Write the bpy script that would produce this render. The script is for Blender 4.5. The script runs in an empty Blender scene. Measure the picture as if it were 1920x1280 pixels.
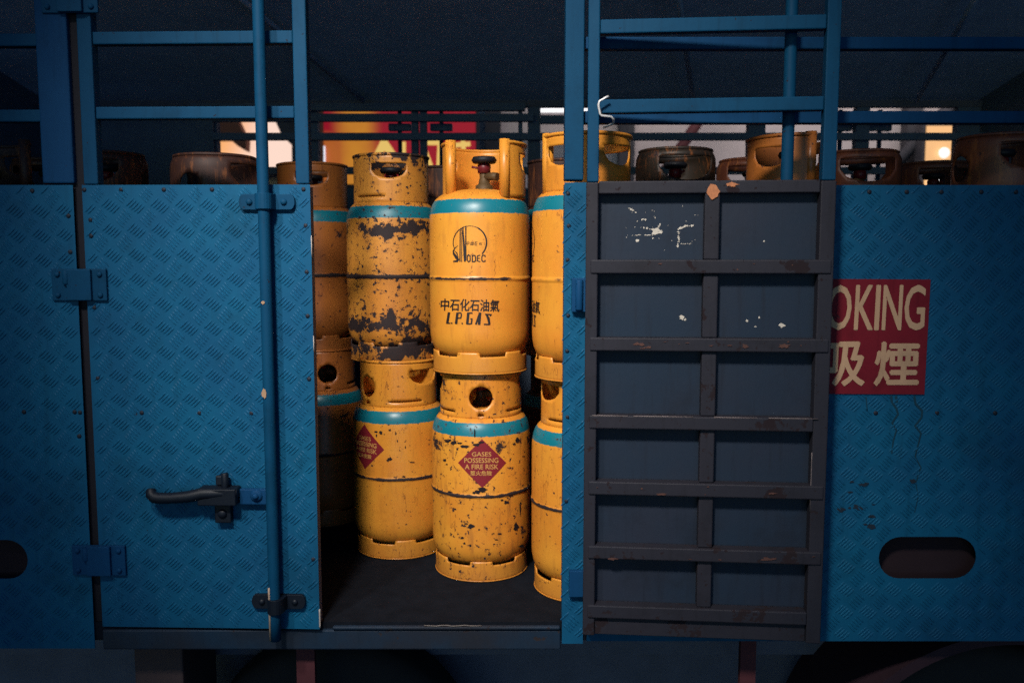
import bpy, bmesh, math, random
from mathutils import Vector, Matrix
from mathutils.geometry import delaunay_2d_cdt
S = bpy.context.scene
C = S.collection
PI = math.pi
R = math.radians
random.seed(7)

# ------------------------------------------------------------------ camera (at the world origin, ground at z = -1.95)
GZ = -1.95
F, TH = 1600.0, R(5.45)
cd = bpy.data.cameras.new('camera')
cd.sensor_width = 36; cd.lens = 30.0; cd.clip_start = 0.05; cd.clip_end = 200
cd.dof.use_dof = True; cd.dof.focus_distance = 2.33; cd.dof.aperture_fstop = 2.8
cam = bpy.data.objects.new('camera', cd); C.objects.link(cam)
cam.rotation_euler = (PI / 2 - TH, 0, 0)
S.camera = cam

# ------------------------------------------------------------------ world, lamps, exposure
w = bpy.data.worlds.new('World'); S.world = w; w.use_nodes = True
nt = w.node_tree; nt.nodes.clear()
sky = nt.nodes.new('ShaderNodeTexSky'); sky.sky_type = 'NISHITA'; sky.sun_disc = False
sky.sun_elevation = R(4.0); sky.sun_rotation = R(200)
bg = nt.nodes.new('ShaderNodeBackground'); bg.inputs['Strength'].default_value = 0.105
wo = nt.nodes.new('ShaderNodeOutputWorld')
tint = nt.nodes.new('ShaderNodeMix'); tint.data_type = 'RGBA'; tint.blend_type = 'MULTIPLY'; tint.inputs[0].default_value = 1
tint.inputs[7].default_value = (0.20, 0.46, 1.0, 1)      # blue hour
nt.links.new(sky.outputs[0], tint.inputs[6]); nt.links.new(tint.outputs[2], bg.inputs['Color']); nt.links.new(bg.outputs[0], wo.inputs['Surface'])

def lamp(name, kind, loc, target, energy, color, **kw):
    l = bpy.data.lights.new(name, kind); l.energy = energy; l.color = color
    for k, v in kw.items(): setattr(l, k, v)
    o = bpy.data.objects.new(name, l); C.objects.link(o); o.location = loc
    o.rotation_euler = (Vector(target) - Vector(loc)).to_track_quat('-Z', 'Y').to_euler()
    return o
lamp('street_lamp_light', 'SPOT', (-0.68, -0.40, 2.25), (0.02, 2.3, -0.14), 690, (1.0, 0.93, 0.84),
     spot_size=R(41), spot_blend=1.0, shadow_soft_size=0.20)
lamp('street_lamp_light', 'SPOT', (-1.55, -0.1, 2.0), (-0.50, 2.16, -0.14), 210, (0.97, 0.96, 0.94),
     spot_size=R(34), spot_blend=1.0, shadow_soft_size=0.12)
lamp('shop_canopy_light', 'AREA', (3.2, 7.2, 2.6), (3.2, 8.6, 0.9), 62, (1.0, 0.86, 0.8), shape='RECTANGLE', size=5.0, size_y=0.3)
lamp('blue_fill_light', 'AREA', (0.6, -9.0, -0.9), (0, 3.2, 0.5), 95, (.30, .55, 1.0), shape='RECTANGLE', size=9.0, size_y=1.6)  # added blue fill behind the camera, lifts the shadows to navy
S.view_settings.view_transform = 'Standard'; S.view_settings.look = 'None'
S.view_settings.exposure = 0; S.view_settings.gamma = 1; S.view_settings.use_curve_mapping = False
S.cycles.use_denoising = False
S.cycles.max_bounces = 8
S.cycles.sample_clamp_indirect = 4.0

# ------------------------------------------------------------------ picture <-> place
def ray(px, py):
    x, y = (px - 960) / F, (640 - py) / F
    return Vector((x, math.cos(TH) + y * math.sin(TH), -math.sin(TH) + y * math.cos(TH)))
def at(px, py, Y):
    d = ray(px, py); return d * (Y / d.y)
def X(px, py, Y): return at(px, py, Y).x
def Z(py, Y): return at(960, py, Y).z

# ------------------------------------------------------------------ object helpers
class MB:
    def __init__(s): s.v = []; s.f = []; s.sm = []
    def add(s, vs, fs, smooth=False):
        b = len(s.v); s.v += [tuple(v) for v in vs]
        for f in fs: s.f.append([b + i for i in f]); s.sm.append(smooth)
        return s
    def box(s, x0, x1, y0, y1, z0, z1):
        v = [(x, y, z) for x in (x0, x1) for y in (y0, y1) for z in (z0, z1)]
        return s.add(v, [(0, 1, 3, 2), (4, 6, 7, 5), (0, 4, 5, 1), (2, 3, 7, 6), (0, 2, 6, 4), (1, 5, 7, 3)])
    def tube(s, pts, r, n=12, closed=False, caps=True):
        pts = [Vector(p) for p in pts]; m = len(pts); rings = []
        up = None
        for i in range(m):
            if closed: t = pts[(i + 1) % m] - pts[i - 1]
            else: t = pts[min(i + 1, m - 1)] - pts[max(i - 1, 0)]
            t.normalize()
            if up is None:
                up = Vector((0, 0, 1)) if abs(t.z) < .9 else Vector((0, 1, 0))
            a = up - t * up.dot(t); a.normalize(); up = a
            b = t.cross(a)
            rr = r[i] if isinstance(r, (list, tuple)) else r
            rings.append([pts[i] + (a * math.cos(2 * PI * k / n) + b * math.sin(2 * PI * k / n)) * rr for k in range(n)])
        vs = [p for rg in rings for p in rg]; fs = []
        for i in range(m if closed else m - 1):
            j = (i + 1) % m
            for k in range(n):
                k2 = (k + 1) % n; fs.append((i * n + k, i * n + k2, j * n + k2, j * n + k))
        s.add(vs, fs, True)
        if not closed and caps:
            b = len(s.v) - len(vs)
            s.f.append([b + k for k in reversed(range(n))]); s.sm.append(False)
            s.f.append([b + (m - 1) * n + k for k in range(n)]); s.sm.append(False)
        return s
    def lathe(s, prof, n=64, axis=(0, 0)):
        vs = []; fs = []
        for (r, z) in prof:
            for k in range(n):
                a = 2 * PI * k / n; vs.append((axis[0] + r * math.cos(a), axis[1] + r * math.sin(a), z))
        for i in range(len(prof) - 1):
            for k in range(n):
                k2 = (k + 1) % n; fs.append((i * n + k, i * n + k2, (i + 1) * n + k2, (i + 1) * n + k))
        return s.add(vs, fs, True)
    def prism(s, poly, y0, y1):            # a polygon in (x, z), extruded along y
        n = len(poly)
        vs = [(p[0], y0, p[1]) for p in poly] + [(p[0], y1, p[1]) for p in poly]
        fs = [tuple(range(n)), tuple(reversed(range(n, 2 * n)))] + [(i, (i + n), (i + 1) % n + n, (i + 1) % n) for i in range(n)]
        return s.add(vs, fs)
    def dome(s, c, r, h, axis=(0, -1, 0), n=10):   # a bolt or rivet head
        ax = Vector(axis).normalized(); u = ax.orthogonal().normalized(); v = ax.cross(u); vs = []; fs = []
        lev = [(1, 0), (.95, .45), (.7, .8), (.3, 1)]
        for (q, t) in lev:
            for k in range(n):
                a = 2 * PI * k / n; vs.append(Vector(c) + (u * math.cos(a) + v * math.sin(a)) * r * q + ax * h * t)
        for i in range(3):
            for k in range(n): fs.append((i * n + k, i * n + (k + 1) % n, (i + 1) * n + (k + 1) % n, (i + 1) * n + k))
        fs.append(tuple(3 * n + k for k in range(n)))
        return s.add(vs, fs, True)
    def build(s, name, mat, parent=None, bevel=0, off=None, fix=True, weld=False):
        me = bpy.data.meshes.new(name); me.from_pydata(s.v, [], s.f)
        me.polygons.foreach_set('use_smooth', s.sm)
        if fix:
            bm = bmesh.new(); bm.from_mesh(me)
            if weld: bmesh.ops.remove_doubles(bm, verts=bm.verts, dist=1e-5)
            bmesh.ops.recalc_face_normals(bm, faces=bm.faces); bm.to_mesh(me); bm.free()
        me.update(); me.materials.append(mat)
        o = bpy.data.objects.new(name, me); C.objects.link(o)
        if parent is not None: o.parent = parent
        if off is not None: o.location = off
        if bevel:
            m = o.modifiers.new('edge', 'BEVEL'); m.width = bevel; m.segments = 2; m.limit_method = 'ANGLE'; m.angle_limit = R(40)
        return o

def empty(name, loc, rz=0):
    o = bpy.data.objects.new(name, None); C.objects.link(o); o.location = loc; o.rotation_euler = (0, 0, rz); o.empty_display_size = .1
    return o
def tag(o, label=None, cat=None, group=None, kind=None):
    for k, v in (('label', label), ('category', cat), ('group', group), ('kind', kind)):
        if v: o[k] = v
    return o
def copy_tree(o, parent=None):
    c = o.copy(); C.objects.link(c)
    if parent is not None: c.parent = parent
    for ch in list(o.children): copy_tree(ch, c)
    return c

def inside(p, poly):
    r = False; n = len(poly)
    for i in range(n):
        (x1, y1), (x2, y2) = poly[i], poly[i - 1]
        if (y1 > p[1]) != (y2 > p[1]) and p[0] < (x2 - x1) * (p[1] - y1) / (y2 - y1) + x1: r = not r
    return r
def resample(poly, step):
    out = []; n = len(poly)
    for i in range(n):
        a, b = poly[i], poly[(i + 1) % n]; d = math.hypot(b[0] - a[0], b[1] - a[1]); k = max(1, int(math.ceil(d / step)))
        out += [(a[0] + (b[0] - a[0]) * j / k, a[1] + (b[1] - a[1]) * j / k) for j in range(k)]
    return out
def sheet(outer, holes, step, grid=True):
    """A flat sheet with holes, in two coordinates: points and triangles."""
    loops = [resample(outer, step)] + [resample(h, step) for h in holes]
    pts = []; edges = []
    for l in loops:
        b = len(pts); pts += l; edges += [(b + i, b + (i + 1) % len(l)) for i in range(len(l))]
    bnd = list(pts)
    if grid:
        xs = [p[0] for p in outer]; ys = [p[1] for p in outer]
        x = min(xs) + step
        while x < max(xs):
            y = min(ys) + step
            while y < max(ys):
                if inside((x, y), outer) and not any(inside((x, y), h) for h in holes) and \
                   all((x - q[0]) ** 2 + (y - q[1]) ** 2 > (step * .45) ** 2 for q in bnd): pts.append((x, y))
                y += step
            x += step
    v, e, f, *_ = delaunay_2d_cdt([Vector(p) for p in pts], edges, [], 0, 1e-7)
    tri = []
    for t in f:
        c = (sum(v[i].x for i in t) / len(t), sum(v[i].y for i in t) / len(t))
        if inside(c, outer) and not any(inside(c, h) for h in holes): tri.append(tuple(t))
    return [(q.x, q.y) for q in v], tri
def circle(cx, cy, rx, ry, n=28): return [(cx + rx * math.cos(2 * PI * k / n), cy + ry * math.sin(2 * PI * k / n)) for k in range(n)]
def stroke(pts, wd):
    """A flat brush stroke: quads with mitred corners."""
    out = []; P = [Vector((p[0], p[1])) for p in pts]; n = len(P); L = []; Rr = []
    for i in range(n):
        d0 = (P[i] - P[i - 1]).normalized() if i > 0 else (P[1] - P[0]).normalized()
        d1 = (P[i + 1] - P[i]).normalized() if i < n - 1 else d0
        t = (d0 + d1)
        t = t.normalized() if t.length > 1e-6 else d0
        nn = Vector((-t.y, t.x)); k = 1 / max(.5, nn.dot(Vector((-d1.y, d1.x))))
        ww = (wd[i] if isinstance(wd, (list, tuple)) else wd) / 2
        L.append(P[i] + nn * ww * k); Rr.append(P[i] - nn * ww * k)
    for i in range(n - 1): out.append([tuple(L[i]), tuple(L[i + 1]), tuple(Rr[i + 1]), tuple(Rr[i])])
    return out
def blob(cx, cy, rx, ry, n=14, rough=.35, rng=random):
    return [(cx + rx * (1 + rng.uniform(-rough, rough)) * math.cos(2 * PI * k / n), cy + ry * (1 + rng.uniform(-rough, rough)) * math.sin(2 * PI * k / n)) for k in range(n)]
def text2d(body, x0, x1, y0, y1, slant=0, bold=0.0):
    """Built-in font lettering fitted to a rectangle (y downwards): points and faces."""
    c = bpy.data.curves.new('lettering', 'FONT'); c.body = body; c.offset = bold; c.resolution_u = 3
    o = bpy.data.objects.new('lettering', c); C.objects.link(o)
    dg = bpy.context.evaluated_depsgraph_get(); ev = o.evaluated_get(dg); m = ev.to_mesh()
    vs = [(v.co.x, v.co.y) for v in m.vertices]; fs = [tuple(p.vertices) for p in m.polygons]
    ev.to_mesh_clear(); bpy.data.objects.remove(o); bpy.data.curves.remove(c)
    ax, bx = min(v[0] for v in vs), max(v[0] for v in vs); ay, by = min(v[1] for v in vs), max(v[1] for v in vs)
    out = []
    for (x, y) in vs:
        t = (y - ay) / (by - ay)
        out.append((x0 + (x - ax) / (bx - ax) * (x1 - x0) + slant * (t - .5), y1 - t * (y1 - y0)))
    return out, fs
class Flat:
    """Collects flat shapes in picture coordinates; later laid on a plane or a cylinder. Each shape lies a hair above the one before."""
    def __init__(s): s.v = []; s.f = []; s.k = []; s.n = 0
    def _put(s, vs, fs):
        b = len(s.v); s.v += [tuple(p) for p in vs]; s.k += [s.n % 9] * len(vs); s.f += [tuple(b + i for i in f) for f in fs]
    def poly(s, p): s._put(p, [range(len(p))]); s.n += 1; return s
    def polys(s, ps):
        for p in ps: s._put(p, [range(len(p))])
        s.n += 1
        return s
    def add(s, vf, heavy=0.0):
        for (dx, dy) in ([(0, 0)] if not heavy else [(0, 0), (heavy, 0), (-heavy, 0), (0, heavy), (0, -heavy)]):
            s._put([(x + dx, y + dy) for (x, y) in vf[0]], vf[1]); s.n += 1
        return s
LIFT = .0001

# ------------------------------------------------------------------ materials
def mat(name):
    m = bpy.data.materials.new(name); m.use_nodes = True; t = m.node_tree; t.nodes.clear()
    o = t.nodes.new('ShaderNodeOutputMaterial'); b = t.nodes.new('ShaderNodeBsdfPrincipled'); t.links.new(b.outputs[0], o.inputs[0])
    return m, t, b
class NT:
    def __init__(s, t): s.t = t
    def n(s, k, **kw):
        o = s.t.nodes.new(k)
        for a, v in kw.items(): setattr(o, a, v)
        return o
    def l(s, a, b): s.t.links.new(a, b)
    def val(s, sock, v):
        if isinstance(v, (int, float)): sock.default_value = v
        elif isinstance(v, tuple): sock.default_value = v if len(v) == 4 else (*v, 1)
        else: s.l(v, sock)
    def m(s, op, a, b=None, c=None, clamp=False):
        o = s.n('ShaderNodeMath', operation=op, use_clamp=clamp); s.val(o.inputs[0], a)
        if b is not None: s.val(o.inputs[1], b)
        if c is not None: s.val(o.inputs[2], c)
        return o.outputs[0]
    def mix(s, f, a, b, blend='MIX'):
        o = s.n('ShaderNodeMix', data_type='RGBA', blend_type=blend); s.val(o.inputs[0], f); s.val(o.inputs[6], a); s.val(o.inputs[7], b)
        return o.outputs[2]
    def step(s, x, lo, hi):
        o = s.n('ShaderNodeMapRange', interpolation_type='SMOOTHSTEP'); s.val(o.inputs[0], x); o.inputs[1].default_value = lo; o.inputs[2].default_value = hi
        return o.outputs[0]
    def noise(s, vec, scale, detail=4, rough=.55, wv=None, sc=None):
        if sc:
            mp = s.n('ShaderNodeMapping'); s.l(vec, mp.inputs[0]); mp.inputs[3].default_value = sc; vec = mp.outputs[0]
        o = s.n('ShaderNodeTexNoise', noise_dimensions='4D'); s.l(vec, o.inputs['Vector']); o.inputs['Scale'].default_value = scale
        o.inputs['Detail'].default_value = detail; o.inputs['Roughness'].default_value = rough
        if wv is not None: s.val(o.inputs['W'], wv)
        return o.outputs[0]
    def coord(s): return s.n('ShaderNodeTexCoord').outputs['Object']
    def xyz(s, v): o = s.n('ShaderNodeSeparateXYZ'); s.l(v, o.inputs[0]); return o.outputs
    def bump(s, h, b, strength=.3, dist=.002, normal=None):
        o = s.n('ShaderNodeBump'); o.inputs['Strength'].default_value = strength; o.inputs['Distance'].default_value = dist
        s.l(h, o.inputs['Height']); s.l(o.outputs[0], b.inputs['Normal'])

def painted(name, col, col2, chip=(.02, .014, .016), thr=.72, rough=.42, seed=0.0, grime=.35, spec=.4, big=3.0, speck=.74):
    m, t, b = mat(name); N = NT(t); v = N.coord()
    n3 = N.noise(v, big, 5, .6, seed); n1 = N.noise(v, 11, 6, .65, seed + 3); n2 = N.noise(v, 70, 3, .6, seed + 5)
    streak = N.noise(v, 9, 4, .6, seed + 8, (6, 6, .5))
    c = N.mix(N.step(n3, .3, .7), col, col2)
    c = N.mix(N.m('MULTIPLY', N.step(streak, .5, .8), grime), c, tuple(x * .35 for x in col))
    dirt = N.noise(v, 4.5, 7, .7, seed + 11); c = N.mix(N.m('MULTIPLY', N.step(dirt, .50, .68), .25 + .5 * grime), c, tuple(x * .30 for x in col))
    fine = N.noise(v, 420, 2, .5, seed); c = N.mix(.22, c, N.mix(fine, tuple(x * .45 for x in col), tuple(min(1, x * 1.6) for x in col)))
    k = N.m('MAXIMUM', N.step(n1, thr, thr + .02), N.step(n2, speck, speck + .02))
    c = N.mix(k, c, chip)
    N.l(c, b.inputs['Base Color']); N.l(N.m('ADD', N.m('MULTIPLY', n3, .25), N.m('ADD', N.m('MULTIPLY', k, .3), rough - .12)), b.inputs['Roughness'])
    b.inputs['Specular IOR Level'].default_value = spec
    h = N.m('ADD', N.m('MULTIPLY', N.noise(v, 60, 3, .5, seed + 1), .5), N.m('MULTIPLY', k, -.5)); N.bump(h, b, .18, .003)
    return m
def plain(name, col, rough=.6, metal=0, spec=.3, var=.3, scale=14):
    m, t, b = mat(name); N = NT(t); v = N.coord(); n = N.noise(v, scale, 5, .6, 1.0)
    N.l(N.mix(n, tuple(x * (1 - var) for x in col), tuple(min(1, x * (1 + var)) for x in col)), b.inputs['Base Color'])
    b.inputs['Roughness'].default_value = rough; b.inputs['Metallic'].default_value = metal; b.inputs['Specular IOR Level'].default_value = spec
    N.bump(N.noise(v, 90, 3, .5, 2.0), b, .15, .002)
    return m
def glow(name, col, strength):
    m, t, b = mat(name); b.inputs['Base Color'].default_value = (*[x * .5 for x in col], 1); b.inputs['Emission Color'].default_value = (*col, 1)
    b.inputs['Emission Strength'].default_value = strength; return m

BLUE = (.0048, .096, .192); BLUE2 = (.0044, .054, .134)
M = {}
M['plate'] = painted('blue_plate_paint', BLUE, BLUE2, thr=.72, speck=.73, rough=.6, seed=1, grime=.5, spec=.15)
M['tube'] = painted('shaded_blue_tube_paint', (.0026, .052, .116), (.0024, .042, .102), thr=.67, speck=.68, rough=.62, seed=4, grime=.5, spec=.12)  # plate blue darkened, standing in for the weaker light up top
M['dull'] = painted('dull_blue_paint', (.004, .048, .13), (.0035, .040, .112), thr=.68, speck=.70, rough=.65, seed=6, grime=.5, spec=.12)
M['sill'] = painted('worn_sill_paint', (.004, .022, .05), (.012, .010, .013), thr=.6, speck=.72, rough=.65, seed=9, grime=.7, big=5)
M['door_sheet'] = painted('slate_sheet_paint', (.019, .023, .038), (.007, .022, .044), chip=(.016, .014, .02), thr=.74, speck=.80, rough=.58, seed=11, grime=.5, spec=.25, big=2.2)
M['door_frame'] = painted('brown_grey_frame_paint', (.022, .0205, .029), (.016, .0175, .0265), chip=(.016, .010, .013), thr=.57, speck=.64, rough=.6, seed=14, grime=.6, spec=.25, big=5)
M['rivet'] = plain('rusty_rivet', (.010, .013, .024), .6)
M['dark'] = plain('dark_chassis', (.10, .11, .15), .8)
M['black'] = plain('black_gap_shade', (.010, .009, .014), .8)
M['roof'] = plain('roof_underside', (.42, .58, .86), .85)
M['far'] = plain('far_side_paint', (.09, .13, .20), .7)
M['bed'] = plain('steel_bed', (.007, .009, .014), .9, spec=.08, var=.7, scale=18)
M['rustred'] = plain('rusty_red_iron', (.075, .02, .025), .75)
M['brown'] = plain('brown_box_paint', (.07, .045, .045), .8)
M['tyre'] = plain('tyre_rubber', (.018, .018, .02), .9)
M['latch'] = plain('dark_latch_iron', (.004, .007, .014), .5, var=.6)
M['wire'] = plain('bare_wire', (.62, .60, .60), .35, .3)
M['scrape'] = plain('bare_scraped_metal', (.55, .50, .43), .5)
M['copper'] = plain('rust_stain', (.42, .16, .07), .6, var=.6, scale=160)
M['sign_red'] = painted('faded_red_sign', (.165, .010, .019), (.12, .008, .017), chip=(.05, .015, .022), thr=.64, speck=.70, rough=.6, seed=21, grime=.6, spec=.15)
M['sign_cream'] = painted('cream_lettering', (.52, .34, .21), (.44, .27, .165), chip=(.2, .07, .06), thr=.68, speck=.70, rough=.6, seed=22, grime=.3, spec=.15)
M['ink'] = painted('black_print', (.012, .008, .010), (.016, .010, .010), chip=(.30, .12, .02), thr=.78, speck=.74, rough=.6, seed=23, grime=0)
M['label_red'] = painted('red_label_print', (.235, .016, .024), (.20, .014, .022), chip=(.4, .17, .03), thr=.72, speck=.74, rough=.5, seed=24, grime=.1)
M['label_text'] = painted('pale_label_print', (.70, .36, .10), (.6, .28, .08), chip=(.22, .018, .022), thr=.74, speck=.73, rough=.5, seed=25, grime=0)
M['chip'] = plain('bare_dark_chip', (.014, .009, .011), .7)
M['stain'] = plain('dark_drip', (.004, .036, .062), .6)
M['road'] = plain('asphalt', (.05, .05, .052), .9, scale=30)
M['pave'] = plain('paving', (.16, .15, .145), .85, scale=6)
M['valve_red'] = plain('red_valve_cap', (.13, .014, .018), .4)
M['valve_black'] = plain('black_valve_wheel', (.010, .011, .015), .55)
M['brass'] = plain('brass', (.10, .06, .025), .6, .2)
M['facade'] = plain('pale_tiled_wall', (.52, .46, .46), .7, var=.15)
M['column'] = plain('dark_column', (.05, .05, .06), .7)

def gas_paint(name, yel=(.79, .328, .038), yel2=(.70, .228, .026), teal=(.006, .175, .235), thr=.76, speck=.70, bands=(), weld=.5, ring_break=.0, seed=0.0, grime=.3, teal_wear=.0, rough=.36):
    """Yellow bottle paint; base at z = 0. bands: (height, half width, how much) of heavier wear."""
    m, t, b = mat(name); N = NT(t); v = N.coord()
    at_ = N.n('ShaderNodeAttribute', attribute_type='OBJECT', attribute_name='seed'); sd = N.m('ADD', at_.outputs['Fac'], seed)
    z = N.xyz(v)[2]
    n1 = N.noise(v, 13, 8, .68, sd); n2 = N.noise(v, 75, 4, .65, N.m('ADD', sd, 4.0)); n3 = N.noise(v, 5, 5, .6, N.m('ADD', sd, 9.0))
    n4 = N.noise(v, 26, 5, .7, N.m('ADD', sd, 2.0)); st = N.noise(v, 20, 4, .6, N.m('ADD', sd, 13.0), (3, 3, .5))
    c = N.mix(N.step(n3, .32, .68), yel, yel2)
    # brownish scuffs
    c = N.mix(N.m('MULTIPLY', N.step(n4, .56, .74), .9 * grime + .15), c, (.25, .072, .018))
    c = N.mix(N.m('MULTIPLY', N.step(st, .52, .70), grime * 1.6), c, (.34, .11, .028))
    # grime gathers at the weld and the foot
    zz = N.m('ABSOLUTE', N.m('SUBTRACT', z, .278))
    c = N.mix(N.m('MULTIPLY', N.m('SUBTRACT', 1.0, N.step(z, .0, .10)), .30 + grime * .5), c, (.33, .12, .03))
    fine = N.noise(v, 300, 2, .5, sd); c = N.mix(.18, c, N.mix(fine, tuple(q * .5 for q in yel), tuple(min(1, q * 1.5) for q in yel)))
    sc = N.noise(v, 9, 3, .5, N.m('ADD', sd, 21.0), (5, 5, .9)); scm = N.noise(v, 6, 2, .5, N.m('ADD', sd, 25.0))
    line = N.m('MULTIPLY', N.m('SUBTRACT', 1.0, N.step(N.m('ABSOLUTE', N.m('SUBTRACT', sc, .53)), .002, .007)), N.step(scm, .50, .58))
    c = N.mix(N.m('MULTIPLY', line, .75), c, (.16, .045, .016))
    # teal band
    ze = N.m('ADD', z, N.m('MULTIPLY', N.m('SUBTRACT', n2, .5), .010))
    band = N.m('MULTIPLY', N.step(ze, .4645, .4665), N.m('SUBTRACT', 1.0, N.step(ze, .5035, .5055)))
    if teal_wear: band = N.m('MULTIPLY', band, N.m('SUBTRACT', 1.0, N.step(n2, 1 - teal_wear, 1 - teal_wear + .03)))
    c = N.mix(band, c, N.mix(n3, tuple(x * .85 for x in teal), teal))
    # chips down to dark metal
    d = 0.0
    for (h, wd, k) in bands:
        g = N.m('MULTIPLY', N.m('SUBTRACT', 1.0, N.step(N.m('ABSOLUTE', N.m('SUBTRACT', z, h)), 0.0, wd)), k)
        d = N.m('ADD', d, g)
    x1 = N.m('ADD', n1, d); x2 = N.m('ADD', n2, N.m('MULTIPLY', d, .45) if bands else 0.0)
    chip = N.m('MAXIMUM', N.step(x1, thr, thr + .012), N.step(x2, speck, speck + .015))
    wl = N.m('SUBTRACT', N.m('ADD', zz, N.m('MULTIPLY', N.m('SUBTRACT', n4, .5), .018)), .0)
    wk = N.m('MULTIPLY', N.m('SUBTRACT', 1.0, N.step(wl, .0022 + .004 * weld, .0034 + .005 * weld)), N.step(n3, ring_break, ring_break + .06) if ring_break else 1.0)
    foot = N.m('MULTIPLY', N.m('SUBTRACT', 1.0, N.step(N.m('ADD', z, N.m('MULTIPLY', n4, .012)), .005, .010)), .9)
    chip = N.m('MAXIMUM', chip, N.m('MAXIMUM', wk, foot))
    halo = N.m('MAXIMUM', N.step(x1, thr - .05, thr), N.step(x2, speck - .04, speck))
    c = N.mix(N.m('MULTIPLY', halo, .55), c, N.mix(.5, c, (.25, .07, .02)))
    c = N.mix(chip, c, N.mix(n4, (.010, .007, .010), (.035, .018, .016)))
    N.l(c, b.inputs['Base Color'])
    N.l(N.m('ADD', N.m('MULTIPLY', chip, .35), N.m('ADD', N.m('MULTIPLY', n3, .2), rough - .1)), b.inputs['Roughness'])
    b.inputs['Specular IOR Level'].default_value = .45
    h = N.m('ADD', N.m('MULTIPLY', n2, .25), N.m('MULTIPLY', chip, -.6)); N.bump(h, b, .22, .0025)
    return m
G = {}
G['clean'] = gas_paint('gas_paint_fresh', seed=1, thr=.74, speck=.675, weld=.12, ring_break=.40, grime=.20)
G['fresh'] = gas_paint('gas_paint_tidy', seed=31, thr=.74, speck=.68, weld=.05, ring_break=.46, grime=.15, teal_wear=.30)
G['spotted'] = gas_paint('gas_paint_spotted', seed=5, thr=.64, speck=.605, weld=.55, grime=.40, bands=((.435, .03, .09),))
G['mild'] = gas_paint('gas_paint_mild', seed=12, thr=.68, speck=.635, weld=.6, grime=.22, teal_wear=.28)
G['worn'] = gas_paint('gas_paint_worn', yel=(.68, .285, .042), yel2=(.56, .20, .028), seed=8, thr=.625, speck=.595, weld=1.0, grime=.22, rough=.42,
                      bands=((.435, .045, .145), (.278, .03, .10), (.13, .08, .125), (.04, .05, .19), (.67, .05, .14), (.2, .3, .02)), teal_wear=.25)
G['dim'] = gas_paint('gas_paint_shaded', yel=(.052, .019, .012), yel2=(.036, .013, .010), seed=16, thr=.68, speck=.65, weld=.7, grime=.5, rough=.6, bands=((.42, .06, .1),))  # bottle paint darkened to carry the shade on the collars under the roof
G['dull'] = gas_paint('gas_paint_half_shaded', yel=(.44, .145, .028), yel2=(.32, .095, .022), seed=26, thr=.67, speck=.64, weld=.7, grime=.5, bands=((.42, .06, .1),))  # bottle paint partly darkened, half shade put into the colour
G['brown'] = gas_paint('gas_paint_shaded_brown', yel=(.15, .045, .020), yel2=(.105, .030, .016), seed=46, thr=.67, speck=.64, weld=.7, grime=.5, rough=.5)  # browner dark copy of the bottle paint, shade on the right-hand collars
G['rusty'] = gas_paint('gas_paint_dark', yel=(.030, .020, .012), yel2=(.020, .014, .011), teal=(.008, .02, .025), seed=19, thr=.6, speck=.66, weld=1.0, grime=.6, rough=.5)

# ------------------------------------------------------------------ ground and the street beyond
MB().box(-60, 60, -40, 60, GZ - .2, GZ).build('road', M['road'])
tag(bpy.data.objects['road'], kind='structure')
MB().box(-40, 40, 6.2, 20, GZ + .004, GZ + .13).build('pavement', M['pave']); tag(bpy.data.objects['pavement'], kind='structure')

YB = 8.6
bld = tag(empty('shop_building', (0, YB, GZ)), 'pale tiled shop building seen across the street behind the truck', 'building')
def inb(mb, name, m, bevel=0):
    return mb.build(name, m, bld, bevel, off=(0, -YB, -GZ))
inb(MB().box(-9, 9, YB, YB + 6, GZ + .13, 6.0), 'wall', M['facade'])
for px in (925, 1172, 1702):
    x = X(px, 260, YB); inb(MB().box(x - .075, x + .075, YB - .15, YB - .002, GZ + .13, 3.2), 'column', M['column'])
inb(MB().box(-9, X(560, 300, YB - .6), YB - .9, YB - .004, 1.75, 1.95), 'canopy', M['column'])
br = MB()
a, b_ = at(1285, 262, YB - .3), at(1312, 226, YB - .3)
br.tube([a + Vector((-.5, 0, -.75)), b_ + Vector((.2, 0, .3))], .05, 8)
inb(br, 'brace', M['rustred'])
br = MB(); a, b_ = at(1730, 262, YB - .3), at(1755, 232, YB - .3); br.tube([a + Vector((-.4, 0, -.4)), b_ + Vector((.3, 0, .35))], .06, 8)
inb(br, 'brace', M['column'])

def box_sign(name, px0, px1, py0, py1, Y, col, strength, label, cat, depth=.16, casing='column'):
    p, q = at(px0, py0, Y), at(px1, py1, Y); cx = (p.x + q.x) / 2
    e = tag(empty(name, (cx, Y, q.z)), label, cat)
    MB().box(p.x - cx - .03, q.x - cx + .03, .012, depth, -.03, p.z - q.z + .03).build('casing', M[casing], e)
    f = MB().box(p.x - cx, q.x - cx, 0, .01, 0, p.z - q.z).build('lit_face', glow(name + '_face', col, strength), e)
    return e, cx, q.z
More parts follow.
